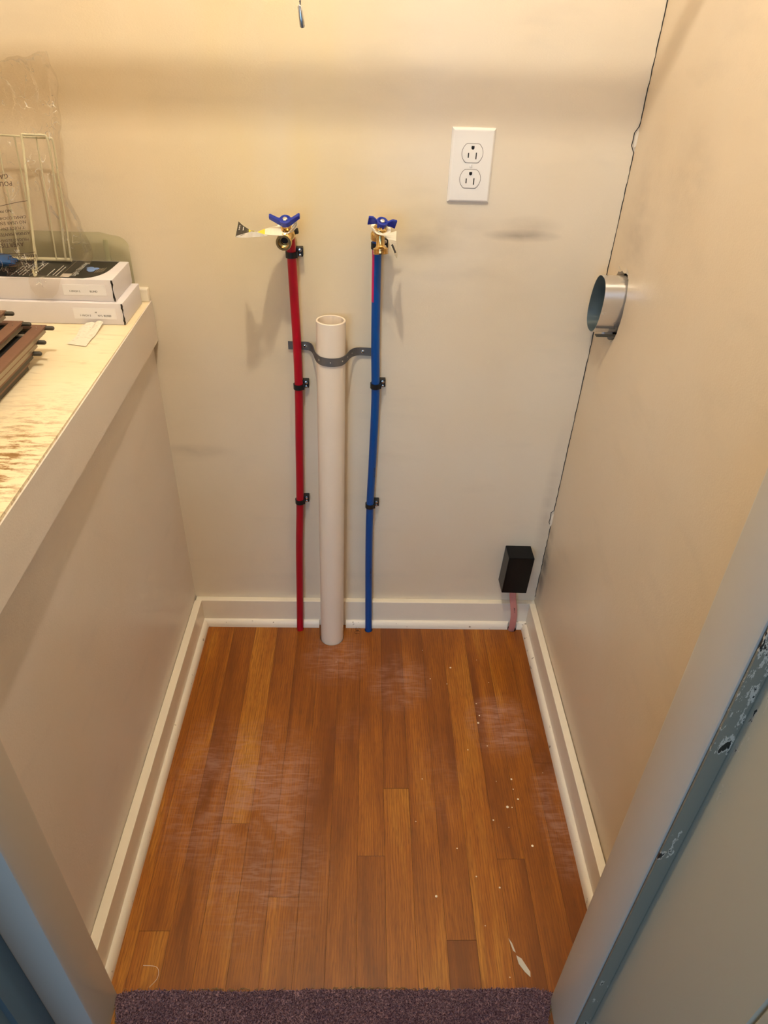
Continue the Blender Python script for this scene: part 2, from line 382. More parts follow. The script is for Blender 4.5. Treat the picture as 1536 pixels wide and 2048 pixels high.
# right wall, leaning out very slightly, with the ragged duct hole cut through it
DY, DZ = -.079, .869
bm = nb()
xr = lambda z: W+TR*z
outer = [(-1e-5, -.02), (-.86, -.02), (-.86, ZC), (-1e-5, ZC)]
random.seed(3)
hole = []
for k in range(44):
    a = 2*math.pi*k/44; s = 1+.03*math.sin(3*a+.5)+random.uniform(-.03, .03)
    yy = math.copysign(abs(math.cos(a))**.8, math.cos(a))*.0425*s; zz = math.copysign(abs(math.sin(a))**.8, math.sin(a))*.0600*s
    if math.sin(a) > .55 and -.2 > math.cos(a) > -.75: zz += .006
    hole.append((DY-.003+yy, DZ-.005+zz))
def loop(pts, dx): return [bm.verts.new((xr(z)+dx, y, z)) for (y, z) in pts]
for dx in (0, .013):
    a = loop(outer, dx); b = loop(hole, dx)
    es = [bm.edges.new((q[i], q[(i+1) % len(q)])) for q in (a, b) for i in range(len(q))]
    bmesh.ops.triangle_fill(bm, use_beauty=True, use_dissolve=False, edges=es)
    if dx == 0: A0, B0 = a, b
    else:
        for q0, q1 in ((A0, a), (B0, b)):
            for i in range(len(q0)):
                bm.faces.new((q0[i], q0[(i+1) % len(q0)], q1[(i+1) % len(q0)], q1[i]))
bmesh.ops.recalc_face_normals(bm, faces=bm.faces[:])
wr = struct('wall_right', bm, M_right)
bm = nb(); box(bm, .872, .95, -.86, .1, -.02, ZC)
struct('wall_right_cavity', bm, M_dark)
# left half wall under the ledge, leaning with the slightly skewed plan
LX = lambda y: AL*y
prism_pts = [(-.003, 0, -.02), (-.05, 0, -.02), (-.05-AL, -.86, -.02), (-.003-AL*.86, -.86, -.02)]
wallbox('wall_left', prism_pts, (0, 0, .745+.02), M_left)
struct('wall_far_left', box(nb(), -.80, -.75, -.86, .0, 0, ZC), M_back)
struct('ceiling', box(nb(), -.9, 1.0, -.9, .1, ZC, ZC+.05), M_trim)
# front wall round the doorway (behind the picture edge)
bm = nb(); box(bm, .75, .87, -.925, -.855, 0, ZC); box(bm, -.9, 0, -.90, -.858, 0, ZC); box(bm, 0, .75, -.925, -.858, 1.97, ZC)
struct('wall_front', bm, M_left)

# ---- baseboards and shoe moulding
def skew(bm, f):
    for v in bm.verts: v.co.x += f(v.co.y, v.co.z)
    return bm
b_ = .0015
o = struct('baseboard_back', box(nb(), 0, W, -BT, 0, 0, BH, b_), M_trim)
o = struct('baseboard_left', skew(box(nb(), -.0025, BT, -.856, -BT, 0, BH, b_), lambda y, z: AL*y), M_trim)
o = struct('baseboard_right', skew(box(nb(), W-BT, W+.0006, -.856, -BT, 0, BH, b_), lambda y, z: .0033*y), M_trim)
def quarter(n=8):
    d = ST-BT; return [(0, 0)]+[(d*math.cos(a)*1.0, SH*math.sin(a)) for a in [math.pi/2*i/n for i in range(n+1)]]
q = quarter()
bm = nb(); prism(bm, [(0.012, -BT-a, z) for a, z in q], (W-.024, 0, 0)); sb = struct('trim_1', bm, M_shoe, smooth=True)
bm = nb(); prism(bm, [(BT+a, -.02, z) for a, z in q], (0, -.822, 0)); skew(bm, lambda y, z: AL*y+random.uniform(-.0002, .0002)); struct('trim_2', bm, M_shoe, smooth=True)
bm = nb(); prism(bm, [(W-BT-a, -.02, z) for a, z in q], (0, -.822, 0)); skew(bm, lambda y, z: .0033*y); struct('trim_3', bm, M_shoe, smooth=True)
bm = nb(); box(bm, .303, .370, -.06, -BT-.0003, -.05, .05); 
cutb = obj('cutter', bm, M_dark)
bm = nb()
for (x, y, r) in ((.2552, -.031, .0086), (.4275, -.031, .0096), (.7925, -.024, .0115)): lathe(bm, (x, y, -.06), (0, 0, 1), [(0, r), (.15, r)], 24)
cutc = obj('cutter', bm, M_dark)
cut(sb, cutb); cut(sb, cutc)
for c in (holes, cutb, cutc): bpy.data.objects.remove(c)

# ---- door frame: jambs with stops
M_frame_l = M_jamb
def jamb(name, x_in, x_out, ya, yb, z1, m, bev=.003):
    return struct(name, box(nb(), min(x_in, x_out), max(x_in, x_out), yb, ya, 0, z1, bev), m)
def jamb_poly(name, pts, z1, m):
    bm = nb(); prism(bm, [(x, y, 0) for x, y in pts], (0, 0, z1))
    return struct(name, bm, m, smooth=True)
jamb_poly('trim_4', [(.722, -.850), (.719, -.856), (.719, -.921), (.7205, -.9235), (.725, -.925), (.7385, -.926), (.76, -.926), (.76, -.850)], 1.97, M_jamb)
struct('stop_shade_strip', box(nb(), .7212, .7386, -.9285, -.9258, 0, 1.96, .0008), M_stop_shade_r)  # thin added strip, its dark colour stands in for shade on the stop
jamb_poly('trim_5', [(.7392, -.9262), (.7392, -1.084), (.7425, -1.087), (.7392, -1.090), (.7392, -1.26), (.78, -1.26), (.78, -.9262)], 1.99, M_jamb_r)
jamb_poly('trim_6', [(.030, -.842), (.031, -.846), (.031, -.905), (.029, -.908), (.018, -.911), (-.021, -.911), (-.03, -.842)], 1.97, M_jamb)
jamb_poly('trim_7', [(-.0205, -.9113), (-.0205, -.955), (-.026, -.958), (-.026, -1.075), (-.06, -1.075), (-.06, -.9113)], 1.99, simple('blue_daylight_tint', srgb(96, 132, 158), .4, var=.05, vs=12))  # blue daylight falling on this casing is put into its colour
struct('trim_8', box(nb(), -.02, .74, -.925, -.842, 1.95, 1.97), M_jamb)

# ---- corner crack with two flakes of lifted paint
bm = nb(); random.seed(5); pts = []; z = .09
while z < 1.36:
    dx = random.uniform(-.0007, .0006); 
    if 1.104 < z < 1.132: dx -= .006
    if .312 < z < .352: dx -= .0055
    pts.append((xr(z)-.0006+dx, -.0002+random.uniform(-.0002, 0), z)); z += random.uniform(.005, .012)
A = [Vector(p)+Vector((-.0007, 0, 0)) for p in pts]; B = [Vector(p)+Vector((.0006, -.0006, 0)) for p in pts]
ribbon(bm, A, B, .0004)
cr = obj('crack', bm, M_dark, wr)
bm = nb()
for (z0, z1, w_) in ((1.105, 1.131, .0055), (.313, .350, .005)):
    prism(bm, [(xr(z0)-w_*.7, -.001, z0+.002), (xr(z0)-w_*.3, -.001, z0), (xr(z0), -.0012, z0+.003), (xr(z1), -.0012, z1-.003), (xr(z1)-w_*.3, -.001, z1), (xr(z1)-w_*.9, -.001, (z0+z1)/2+.005)], (0, -.0012, 0))
obj('lifted_paint', bm, M_trim, wr)
bm = nb()
for (dy, dz, s) in ((.018, .052, .007), (-.022, .056, .011), (.034, .012, .003)):
    y, z = DY+dy, DZ+dz; xw = xr(z)
    prism(bm, [(xw+.001, y-s, z), (xw+.001, y+s*.6, z), (xw-.004, y-s*.2, z+s*1.1)], (.0, .0012, -.0006))
obj('torn_plaster', bm, M_trim, wr)
tube(nb(), [(0, 0, 0), (0, 0, .1)], .001).free()
bm = nb(); tube(bm, catmull([(xr(.82)-.002, DY+.022, .825), (xr(.82)-.003, DY+.021, .812), (xr(.82)-.003, DY+.020, .802)]), lambda t: .0028*(.7+.5*t), 10)
obj('caulk_drip', bm, M_white, wr, smooth=True)

# ================================================================ LEDGE
ZL = .8252
def ledge_material():
    m, t, b = mat('worn_cream_ledge_paint'); b.inputs['Roughness'].default_value = .5
    base = srgb(244, 230, 200)
    c = mix(t, ramp(t, noise(t, 6, 3, sc=(1, 1, 1)), .3, .7), base, srgb(238, 219, 180))
    g = node(t, 'ShaderNodeNewGeometry'); s = node(t, 'ShaderNodeSeparateXYZ'); t.links.new(g.outputs['Position'], s.inputs[0])
    wear = math_(t, 'MULTIPLY', math_(t, 'SUBTRACT', -.36, s.outputs[1]), 5.0, True)
    edge = math_(t, 'SUBTRACT', 1.0, math_(t, 'DIVIDE', math_(t, 'ABSOLUTE', math_(t, 'ADD', s.outputs[0], .03)), .05), True)
    n = ramp(t, noise(t, 85, 6, sc=(.35, 1.3, 1), rough=.75), .47, .60)
    c = mix(t, math_(t, 'MULTIPLY', math_(t, 'MULTIPLY', wear, n), math_(t, 'ADD', math_(t, 'MULTIPLY', edge, .9), .45), True), c, srgb(150, 112, 66))
    n2 = ramp(t, noise(t, 95, 5, sc=(.25, 1.2, 1), dist=.6), .56, .68)
    c = mix(t, math_(t, 'MULTIPLY', n2, .22), c, srgb(176, 142, 92))
    t.links.new(c, b.inputs['Base Color']); bump(t, b, noise(t, 70, 4, sc=(.3, 1.5, 1)), .6, .0012); return m
M_ledge = ledge_material()
lg = thing('ledge', 'cream painted wooden ledge with worn top on the left half wall', 'ledge', (-.3, -.4, .745))
bm = nb(); prism(bm, [(.0065, -.0015, ZL-.02), (-.72, -.0015, ZL-.02), (-.72, -.856, ZL-.02), (.0165, -.856, ZL-.02)], (0, 0, .02)); part('ledge_top', bm, M_ledge, lg)
bm = nb(); prism(bm, [(.0085, -.0015, .7465), (-.012, -.0015, .7465), (-.003, -.856, .7465), (.0185, -.856, .7405)], (0, 0, ZL-.7465-.0003)); part('apron', bm, M_left, lg)
bm = nb(); box(bm, -.72, .0075, -.0135, -.0005, ZL+.0002, .8505, .003)
part('back_trim', bm, M_trim, lg)
# crack line between apron and the wall
# ================================================================ BLIND BOXES
def blind_box(x1, y0, y1, z0, z1, label, lines, printed):
    t = thing('cardboard_box', label, 'box', ((x1-.62)/2, (y0+y1)/2, z0))
    part('carton', box(nb(), x1-.62, x1, y0, y1, z0, z1, .0022), M_card, t, smooth=True)
    bm = nb(); n = 10; pts = []
    for i in range(n+1): 
        f = i/n; pts.append((x1-.0006+random.uniform(-.0006, .0006)-.001, y0-.0004, z0+.001+(z1-z0-.002)*f))
    tube(bm, pts, lambda q: .0011+.0006*math.sin(9*q), 6); part('open_seam', bm, M_dark, t)
    sx0, sx1 = x1-.085, x1-.014; sz0, sz1 = z0+.010, z1-.009
    s = part('label_sticker', box(nb(), sx0, sx1, y0-.0004, y0+.0003, sz0, sz1, .0001), M_sticker, t)
    for (txt, dx, dz, size) in lines: part('lettering', add_text(nb(), txt, size, (sx0+dx, y0-.0005, sz0+dz), (1, 0, 0), (0, 0, 1)), M_ink, s)
    if printed:
        pts = [(x1-.61, y0+.003)]
        cxr = x1-.016
        pts += [(cxr-.034, y0+.004), (cxr-.020, y0+.012), (cxr-.009, y0+.028), (cxr-.003, y0+.052), (cxr, y1-.004), (x1-.61, y1-.004)]
        k = [Vector((a, b, 0)) for a, b in pts[1:-1]]; k = catmull(k, 6)
        poly = [(pts[0][0], pts[0][1], z1+.0001)]+[(v.x, v.y, z1+.0001) for v in k]+[(pts[-1][0], pts[-1][1], z1+.0001)]
        pr = part('printed_panel', prism(nb(), poly, (0, 0, .00025)), M_print, t)
        bm = nb(); zz = z1+.0005
        add_text(bm, 'Light Filtering', .0125, (x1-.066, y0+.014, zz), (0, 1, 0), (-1, 0, 0))
        for k2, (xx, ln, st_) in enumerate(((x1-.098, .045, .0), (x1-.104, .05, .004), (x1-.112, .03, .0), (x1-.135, .07, .0), (x1-.141, .06, .006), (x1-.152, .05, 0), (x1-.158, .07, 0), (x1-.164, .05, .01), (x1-.170, .06, 0))):
            yy = y0+.012+st_
            while yy < y0+.012+ln:
                l = random.uniform(.003, .009); box(bm, xx, xx+.0016, yy, yy+l, zz-.0001, zz+.0001); yy += l+.0015
        part('lettering', bm, M_whiteink, pr)
        bm = nb()
        for (dx, dy, r, hz_) in ((0, 0, .0075, 0), (.006, .006, .006, .00005), (-.004, .009, .0062, .0001), (.002, -.006, .0055, .00015)):
            lathe(bm, (x1-.050+dx, (y0+y1)/2+dy-.002, zz), (0, 0, 1), [(0, r), (.0002+hz_, r)], 20)
        part('blue_emblem', bm, M_blueink, pr)
        bm = nb(); cx_, cy_ = x1-.034, (y0+y1)/2-.006
        for i in range(5):
            box(bm, cx_-.006+i*.003, cx_-.0052+i*.003, cy_-.012+i*.002, cy_+.012+i*.0012, zz, zz+.0002)
        for i in range(4): box(bm, cx_-.006, cx_+.007, cy_-.009+i*.0055, cy_-.0083+i*.0055, zz, zz+.0002)
        part('line_drawing', bm, M_steelgrey, pr)
        bm = nb(); x_, y_ = x1-.090, y0+.010
        for (a, b, c, d) in ((x_, x_+.017, y_, y_+.0006), (x_, x_+.017, y_+.09, y_+.0906), (x_, x_+.0006, y_, y_+.09), (x_+.0164, x_+.017, y_, y_+.09)): box(bm, a, b, c, d, zz-.0001, zz+.0001)
        part('print_frame', bm, M_steelgrey, pr)
        bm = nb(); box(bm, x_+.001, x_+.016, y_-.002, y_+.016, zz-.0001, zz+.0002); part('beige_swatch', bm, M_tape, pr)
    return t
blind_box(-.0035, -.1285, -.0215, ZL+.0003, .8632, 'white cardboard blind box underneath, resting directly on the cream ledge', [('1-INCH S', .010, .0045, .0044), ('NYL BLIND', .040, .0045, .0044), ('48', .036, .0105, .0032)], False)
blind_box(-.0155, -.121, -.0175, .8634, .9005, 'white cardboard blind box with black printed top, upper of the two', [('1-INCH L', .010, .0055, .0044), ('BLIND', .044, .0055, .0044)], True)
# ---- crumpled paper slip
bm = nb(); random.seed(11)
na, nbn = 7, 10; grid = {}
c0, c1, c2, c3 = Vector((-.0745, -.2160, 0)), Vector((-.0410, -.2250, 0)), Vector((-.0395, -.1330, 0)), Vector((-.0690, -.1330, 0))
for i in range(na):
    for j in range(nbn):
        a, b = i/(na-1), j/(nbn-1)
        p = (c0.lerp(c1, a)).lerp(c3.lerp(c2, a), b)
        hz = .0012+.0055*abs(math.sin(b*3.1+a*1.7))*b+random.uniform(0, .0006)+(.003*b*b*math.sin(a*math.pi*2)**2)
        p.x += .004*math.sin(b*5)*(1 if a < .3 else 0); p.z = ZL+hz
        grid[i, j] = bm.verts.new(p)
for i in range(na-1):
    for j in range(nbn-1): bm.faces.new((grid[i, j], grid[i+1, j], grid[i+1, j+1], grid[i, j+1]))
bmesh.ops.recalc_face_normals(bm, faces=bm.faces[:])
if sum(f.normal.z for f in bm.faces) < 0: bmesh.ops.reverse_faces(bm, faces=bm.faces[:])
def paper_mat():
    m, t, b = mat('printed_paper'); b.inputs['Roughness'].default_value = .7
    ln = ramp(t, noise(t, 240, 2, sc=(.5, 1.8, 1)), .60, .66)
    t.links.new(mix(t, math_(t, 'MULTIPLY', ln, .35), srgb(228, 222, 206), srgb(150, 126, 112)), b.inputs['Base Color']); return m
tag(obj('paper_slip', bm, paper_mat()), 'small crumpled white paper slip lying on the ledge in front of the boxes', 'paper')

# ---- stack of brown metal frames on the ledge, cut by the picture edge
def metal_frame(xr_, yb, z1, label, wx=.30, ly=.40, mside=M_steelgrey, pins=True, full=True):
    T = .0112; z0 = z1-T
    t = thing('metal_frame', label, 'frame', (xr_-wx/2, yb-ly/2, z0), 'flat metal frames stacked on the ledge')
    bw = .018
    def ring(a, z_0, z_1, bm, w_=bw):
        box(bm, xr_-w_+a, xr_-a, yb-ly+a, yb-a, z_0, z_1); box(bm, xr_-wx+a, xr_-wx+w_-a, yb-ly+a, yb-a, z_0, z_1)
        box(bm, xr_-wx+w_-a, xr_-w_+a, yb-w_*.55+a, yb-a, z_0, z_1); box(bm, xr_-wx+w_-a, xr_-w_+a, yb-ly+a, yb-ly+w_-a, z_0, z_1); return bm
    part('rim', ring(0, z1-.0032, z1, nb()), M_bronze, t)
    part('side_channel', ring(.0025, z0, z1-.0034, nb()), mside, t)
    part('screen_panel', box(nb(), xr_-wx+bw-.003, xr_-bw+.003, yb-ly+bw-.003, yb-bw*.55+.001, z0+.003, z0+.0045), M_screen, t)
    if full:
        part('cross_bar', box(nb(), xr_-wx+bw-.003, xr_-bw+.003, yb-.034, yb-.029, z0+.005, z1-.004), M_steelgrey, t)
    if not pins: return t
    bm = nb(); lathe(bm, (xr_-.014, yb-.004, z1-.0035), (1, 0, 0), [(0, .0034), (.0235, .0034), (.0252, .0028), (.0262, .0015)], 14)
    part('corner_pin', bm, M_pin, t, smooth=True)
    bm = nb()
    for (dx, dy) in ((-.006, -.004), (-.012, -.010), (-.008, -.020), (-.030, -.006), (-.043, -.006)):
        part('rivet', lathe(nb(), (xr_+dx, yb+dy, z1-.0001), (0, 0, 1), [(0, .0010), (.0004, .0008)], 8), M_chrome, t)
    return t
metal_frame(-.0945, -.312, .8370, 'lowest flat metal frame of the stack, in contact with the ledge', mside=M_pin, full=False, pins=False)
metal_frame(-.0893, -.2990, .8500, 'second flat metal frame from the bottom of the stack, its pin half hidden', mside=M_pin, full=False)
metal_frame(-.0859, -.2835, .8615, 'pale-sided metal frame directly below the largest showing brown one', mside=M_steelgrey, full=False)
metal_frame(-.0810, -.2556, .8732, 'largest showing brown metal frame, its right edge nearest the ledge edge')
metal_frame(-.1066, -.2716, .8848, 'brown metal frame second from the top, shifted left of the one below')
metal_frame(-.1338, -.2592, .8960, 'topmost brown metal frame of the stack, barely inside the left picture edge')

# ---- smoked clear plastic sleeve and white tube behind the boxes
bm = nb(); R_ = .026; x1, x0, z0, z1 = -.0125, -.33, .8515, .9485; pts = [(x0, -.0160, z0), (x1, -.0160, z0)]
for i in range(9):
    a = math.pi/2*i/8; pts.append((x1-R_+R_*math.cos(a), -.0160, z1-.004-R_*.7+R_*.7*math.sin(a)))
pts += [(-.06, -.0160, z1+.001), (-.10, -.0160, z1), (x0, -.0160, z1+.002)]
prism(bm, pts, (0, .0010, 0))
ps = thing('plastic_sleeve', 'smoky clear plastic sleeve standing against the wall behind the blind boxes', 'plastic sleeve', (-.17, -.011, z0))
part('sleeve', bm, M_smoke, ps)
bm = nb(); lathe(bm, (-.0560, -.0085, .853), (.03, 0, 1), [(0, .0046), (.078, .0046), (.082, .0036), (.083, .001)], 18); part('white_rod', bm, M_wire, ps, smooth=True)

# ---- wire rack
rk = thing('wire_rack', 'ivory coated wire rack standing in a clear bag on the boxes', 'rack', (-.15, -.06, .9008))
bm = nb(); tube(bm, [(-.40, -.034, .9045), (-.112, -.030, .9045)], .0034, 12); part('base_bar', bm, M_wire, rk, smooth=True)
def wire(pts, r, name='wire'):
    bm = nb(); tube(bm, catmull(pts, 6), r, 8); part(name, bm, M_wire, rk, smooth=True)
wire([(-.1370, -.055, 1.1045), (-.1372, -.060, 1.08), (-.1385, -.085, 1.00), (-.1405, -.108, .92), (-.1410, -.114, .9075), (-.1425, -.118, .9038), (-.146, -.112, .9055), (-.150, -.104, .9115)], .0021, 'hooked_wire')
wire([(-.1370, -.055, 1.1045), (-.120, -.05, 1.1035), (-.108, -.046, 1.1030), (-.1020, -.045, 1.098), (-.1030, -.0445, 1.06), (-.1110, -.040, .98), (-.1200, -.035, .906)], .0018)
wire([(-.40, -.045, 1.1060), (-.20, -.045, 1.102), (-.120, -.042, 1.0985), (-.0995, -.042, 1.098), (-.0950, -.042, 1.092), (-.0985, -.041, 1.04), (-.1040, -.038, .97), (-.1120, -.033, .906)], .0016)
for (xt, xb) in ((-.119, -.1365), (-.153, -.170), (-.181, -.200), (-.209, -.229), (-.238, -.258), (-.268, -.287)):
    wire([(xt, -.044, 1.100), ((xt+xb)/2, -.038, 1.0), (xb, -.0335, .906)], .0013)
# ---- clear bag over the rack: crumpled film, open volume
random.seed(21)
def bag_mesh():
    bm = nb(); prof = []   # (z, x right edge, y front, y back)
    levels = [(.9012, -.074, -.118, -.022), (.915, -.066, -.112, -.016), (.945, -.071, -.108, -.014), (.975, -.082, -.104, -.014), (1.01, -.088, -.100, -.014), (1.05, -.088, -.095, -.014), (1.09, -.085, -.086, -.014), (1.125, -.079, -.074, -.014), (1.16, -.074, -.062, -.016), (1.185, -.073, -.052, -.018), (1.200, -.075, -.042, -.022), (1.213, -.078, -.034, -.026)]
    xl = -.42; n = 26; rows = []
    for k, (z, xr0, yf, yb) in enumerate(levels):
        row = []; top = k/(len(levels)-1)
        xl_ = xl+.1*max(0, top-.6)
        for i in range(n):
            u = i/(n-1); x = xl_+(xr0-xl_)*u
            tap = 1 if u < .9 else math.sqrt(max(0, 1-((u-.9)/.1)**2))
            yc = (yf+yb)/2; row.append(('f', x, yc+(yf-yc)*tap, z))
        for i in range(n-2, 0, -1):
            u = i/(n-1); x = xl_+(xr0-xl_)*u
            tap = 1 if u < .9 else math.sqrt(max(0, 1-((u-.9)/.1)**2))
            yc = (yf+yb)/2; row.append(('b', x, yc+(yb-yc)*tap, z))
        vs = []
        for (s, x, y, z_) in row:
            j = .0045*(math.sin(x*55+z_*70)+math.sin(x*120-z_*45)*.6)*(.3+top)
            dz = -.055*top*top*max(0, (-.09-x)/.33)**.7 if top > .5 else 0
            if s == 'f': y += j
            else: y = min(y+j*.3, -.0168 if z_ < .955 else -.004)
            vs.append(bm.verts.new((x+random.uniform(-.0015, .0015), y, z_+dz+random.uniform(-.0008, .0008)*(k > 0))))
        rows.append(vs)
    for a, b in zip(rows, rows[1:]):
        m_ = len(a)
        for i in range(m_): bm.faces.new((a[i], a[(i+1) % m_], b[(i+1) % m_], b[i]))
    m_ = len(rows[-1])
    for i in range(n-1):
        a, b = rows[-1][i], rows[-1][i+1]; c, d = rows[-1][-(i+1) % m_], rows[-1][-i % m_]
        try: bm.faces.new((a, b, c, d) if i else (a, b, c))
        except Exception: pass
    bmesh.ops.recalc_face_normals(bm, faces=bm.faces[:])
    bmesh.ops.subdivide_edges(bm, edges=bm.edges[:], cuts=1, smooth=.6, use_grid_fill=True)
    bmesh.ops.subdivide_edges(bm, edges=bm.edges[:], cuts=1, smooth=.2, use_grid_fill=True)
    from mathutils import noise as mn
    bm.normal_update()
    for v in bm.verts:
        if v.co.z < .9035: continue
        p = Vector((v.co.x*24, v.co.y*24, v.co.z*15)); q2 = p+Vector((mn.noise(p*.6), mn.noise(p*.6+Vector((5, 1, 2))), 0))*1.3
        k = (abs(mn.noise(q2))-.2)*.011+abs(mn.noise(q2*2.3))*.004
        k *= min(1, (v.co.z-.9035)/.03)
        c0 = v.co+v.normal*k
        if c0.y > -.0165 and c0.z < .96: c0.y = v.co.y
        if c0.y > -.003: c0.y = -.003
        v.co = c0
    return bm
bg = thing('plastic_bag', 'crinkled clear plastic bag with upside down warning print, over the wire rack', 'bag', (-.22, -.06, .9012))
part('film', bag_mesh(), M_bag, bg, smooth=True)
bm = nb()
warn = [('BERCEAUX', 1.078, -.166, .0076), ('NE PAS', 1.068, -.172, .0076), ('GARDER', 1.048, -.160, .0076), ('POUR EVITER', 1.038, -.156, .0076),
        ('NO PRODUCTO', 1.001, -.166, .0062), ('CAMAS COCHES', .993, -.144, .0062), ('NO USAR EN', .985, -.146, .0070), ('Y PUEDE ENV', .977, -.150, .0062), ('ASFIXIA MANTENER', .969, -.143, .0066), ('PELIGRO ELOIGNER', .960, -.147, .0062), ('AVERTISSEMENT', .950, -.156, .0098),
        ('BEDS. DO NOT', .934, -.140, .0070), ('DO NOT USE', .9275, -.143, .0070), ('FROM BABIES', .921, -.147, .0070), ('KEEP AND CHILD', .9145, -.147, .0070), ('TO AVOID BABY', .908, -.140, .0076)]
warn = [(a, b, c+.012, d*(1.25 if b > 1.03 else .98)) for a, b, c, d in warn]
for (s_, z_, x_, sz) in warn:
    yf = -.1215 if z_ < .95 else -.1215+(z_-.95)*.15
    add_text(bm, s_, sz, (x_, yf-.0035, z_+sz), (-1, 0, -.10), (0, -.15, -1))
pts = []
for (zz_, xe) in ((1.022, -.122), (.944, -.130)):
    tube(bm, catmull([(xe, -.124, zz_), (xe-.018, -.124, zz_-.003), (xe-.04, -.124, zz_-.008 if zz_ > 1 else zz_-.004), (xe-.07, -.124, zz_-.014 if zz_ > 1 else zz_-.006)]), .0004, 5)
part('warning_print', bm, simple('brown_ink', srgb(70, 48, 40), .6), bg)
bm = nb()  # fold of film hanging over the box front
fa = catmull([(-.150, -.112, .9025), (-.151, -.124, .9018), (-.150, -.1290, .893), (-.146, -.1305, .880), (-.139, -.1302, .871)], 5)
fb = catmull([(-.098, -.112, .9025), (-.098, -.124, .9018), (-.101, -.1290, .893), (-.107, -.1305, .880), (-.118, -.1302, .870)], 5)
ribbon(bm, fa, fb, .0003); part('film_tail', bm, M_bag, bg)
# blue packet at the picture edge
bm = nb(); bmesh.ops.create_icosphere(bm, subdivisions=4, radius=1)
for v in bm.verts:
    p = v.co.copy(); k = 1+.10*math.sin(p.x*9+p.y*5)+.07*math.sin(p.y*13+p.z*4)
    v.co = Vector((-.262+p.x*.072*k, -.073+p.y*.036*k, .9012+.011+max(-.98, p.z)*.0112))
tag(obj('blue_packet', bm, M_bluepack, smooth=True), 'shiny crumpled blue plastic packet on top of the upper blind box', 'packet')

# ================================================================ PLUMBING
# standpipe
bm = nb(); ptop = Vector((.3437, -.0425, .811)); pbot = Vector((.3365, -.0575, -.03)); d = ptop-pbot; L = d.length; rO, rI = .0277, .0240
lathe(bm, pbot, d, [(0, rI), (0, rO), (L-.001, rO), (L, rO-.001), (L, rI+.0006), (L-.0006, rI), (.0, rI)], 56)
tag(obj('drain_standpipe', bm, M_pvc, smooth=True), 'tall cream white plastic standpipe open at the top, rising through the floor', 'pipe')
red_pts = [(.2552, -.031, -.03), (.2552, -.031, .0), (.2575, -.024, .09), (.262, -.0185, .25), (.2685, -.0175, .382), (.2735, -.0175, .55), (.2768, -.018, .662), (.2772, -.0185, .751), (.2758, -.019, .84), (.2742, -.0195, .924), (.2735, -.020, .956)]
blue_pts = [(.4275, -.031, -.03), (.4275, -.031, 0), (.4260, -.0235, .1), (.4240, -.0185, .25), (.4242, -.0175, .374), (.4275, -.0175, .50), (.4300, -.0175, .62), (.4297, -.018, .67), (.4275, -.0185, .755), (.4265, -.019, .85), (.4262, -.0195, .918), (.4255, -.020, .952)]
for nm, pts_, m_, lab in (('red', red_pts, M_red, 'red plastic water pipe left of the white standpipe'), ('blue', blue_pts, M_blue, 'blue plastic water pipe right of the white standpipe')):
    t = thing('water_pipe', lab, 'pipe', pts_[1])
    bm = nb(); tube(bm, catmull(pts_, 8), .0083, 20); part('tubing', bm, m_, t, smooth=True)
    if nm == 'blue':
        bm = nb(); st = [p for p in catmull(pts_, 8) if .835 < p.z < .935]
        angs = [math.radians(192+46*k/5) for k in range(6)]; cols = [[bm.verts.new(p+Vector((math.cos(a), math.sin(a), 0))*.00855) for p in st] for a in angs]
        for c0_, c1_ in zip(cols, cols[1:]):
            for k in range(len(st)-1): bm.faces.new((c0_[k], c1_[k], c1_[k+1], c0_[k+1]))
        part('magenta_print_strip', bm, M_stripe, t)
        bm = nb()
        for (s_, z_) in (('POTABLE TUBING', .20), ('SDR-9 1/2 IN', .48)):
            p_ = min(catmull(pts_, 8), key=lambda q: abs(q.z-z_))
            add_text(bm, s_, .0042, (p_.x+.0035, p_.y-.0079, z_), (0, 0, -1), (1, 0, 0))
        part('lettering', bm, M_ink, t)
def at_z(pts_, z):
    return min(catmull(pts_, 30), key=lambda q: abs(q.z-z))
def clamp(pts_, z, label, flip=0):
    c = at_z(pts_, z); t = thing('pipe_clamp', label, 'clamp', c, 'black plastic pipe clamps')
    bm = nb(); h = .0052
    lathe(bm, (c.x, c.y, z-h), (0, 0, 1), [(0, .0084), (0, .0105), (2*h, .0105), (2*h, .0084)], 28, closed=True)
    part('band', bm, M_black, t, smooth=True)
    bm = nb(); box(bm, c.x+.0075, c.x+.020, -.013, -.0002, z-.006, z+.010, .0015); box(bm, c.x+.0085, c.x+.0115, c.y-.006, -.01, z-h, z+h, .0008)
    part('ear', bm, M_black, t)
    for (dz, r) in ((.0055, .0034), (-.0030, .0028)):
        bm = nb(); lathe(bm, (c.x+.0145, -.0128, z+dz), (0, -1, 0), [(0, r), (.0012, r*.95), (.0018, r*.5)], 14); part('screw', bm, M_chrome, t, smooth=True)
for z, w1 in ((.921, 'top, just below the brass valve'), (.664, 'middle one, just below the metal strap'), (.385, 'lowest of the three on it')):
    clamp(red_pts, z, 'black clamp on the red pipe, '+w1)
for z, w1 in ((.940, 'top, behind the brass spout'), (.669, 'middle one, just below the metal strap'), (.376, 'lowest of the three on it')):
    clamp(blue_pts, z, 'black clamp on the blue pipe, '+w1)
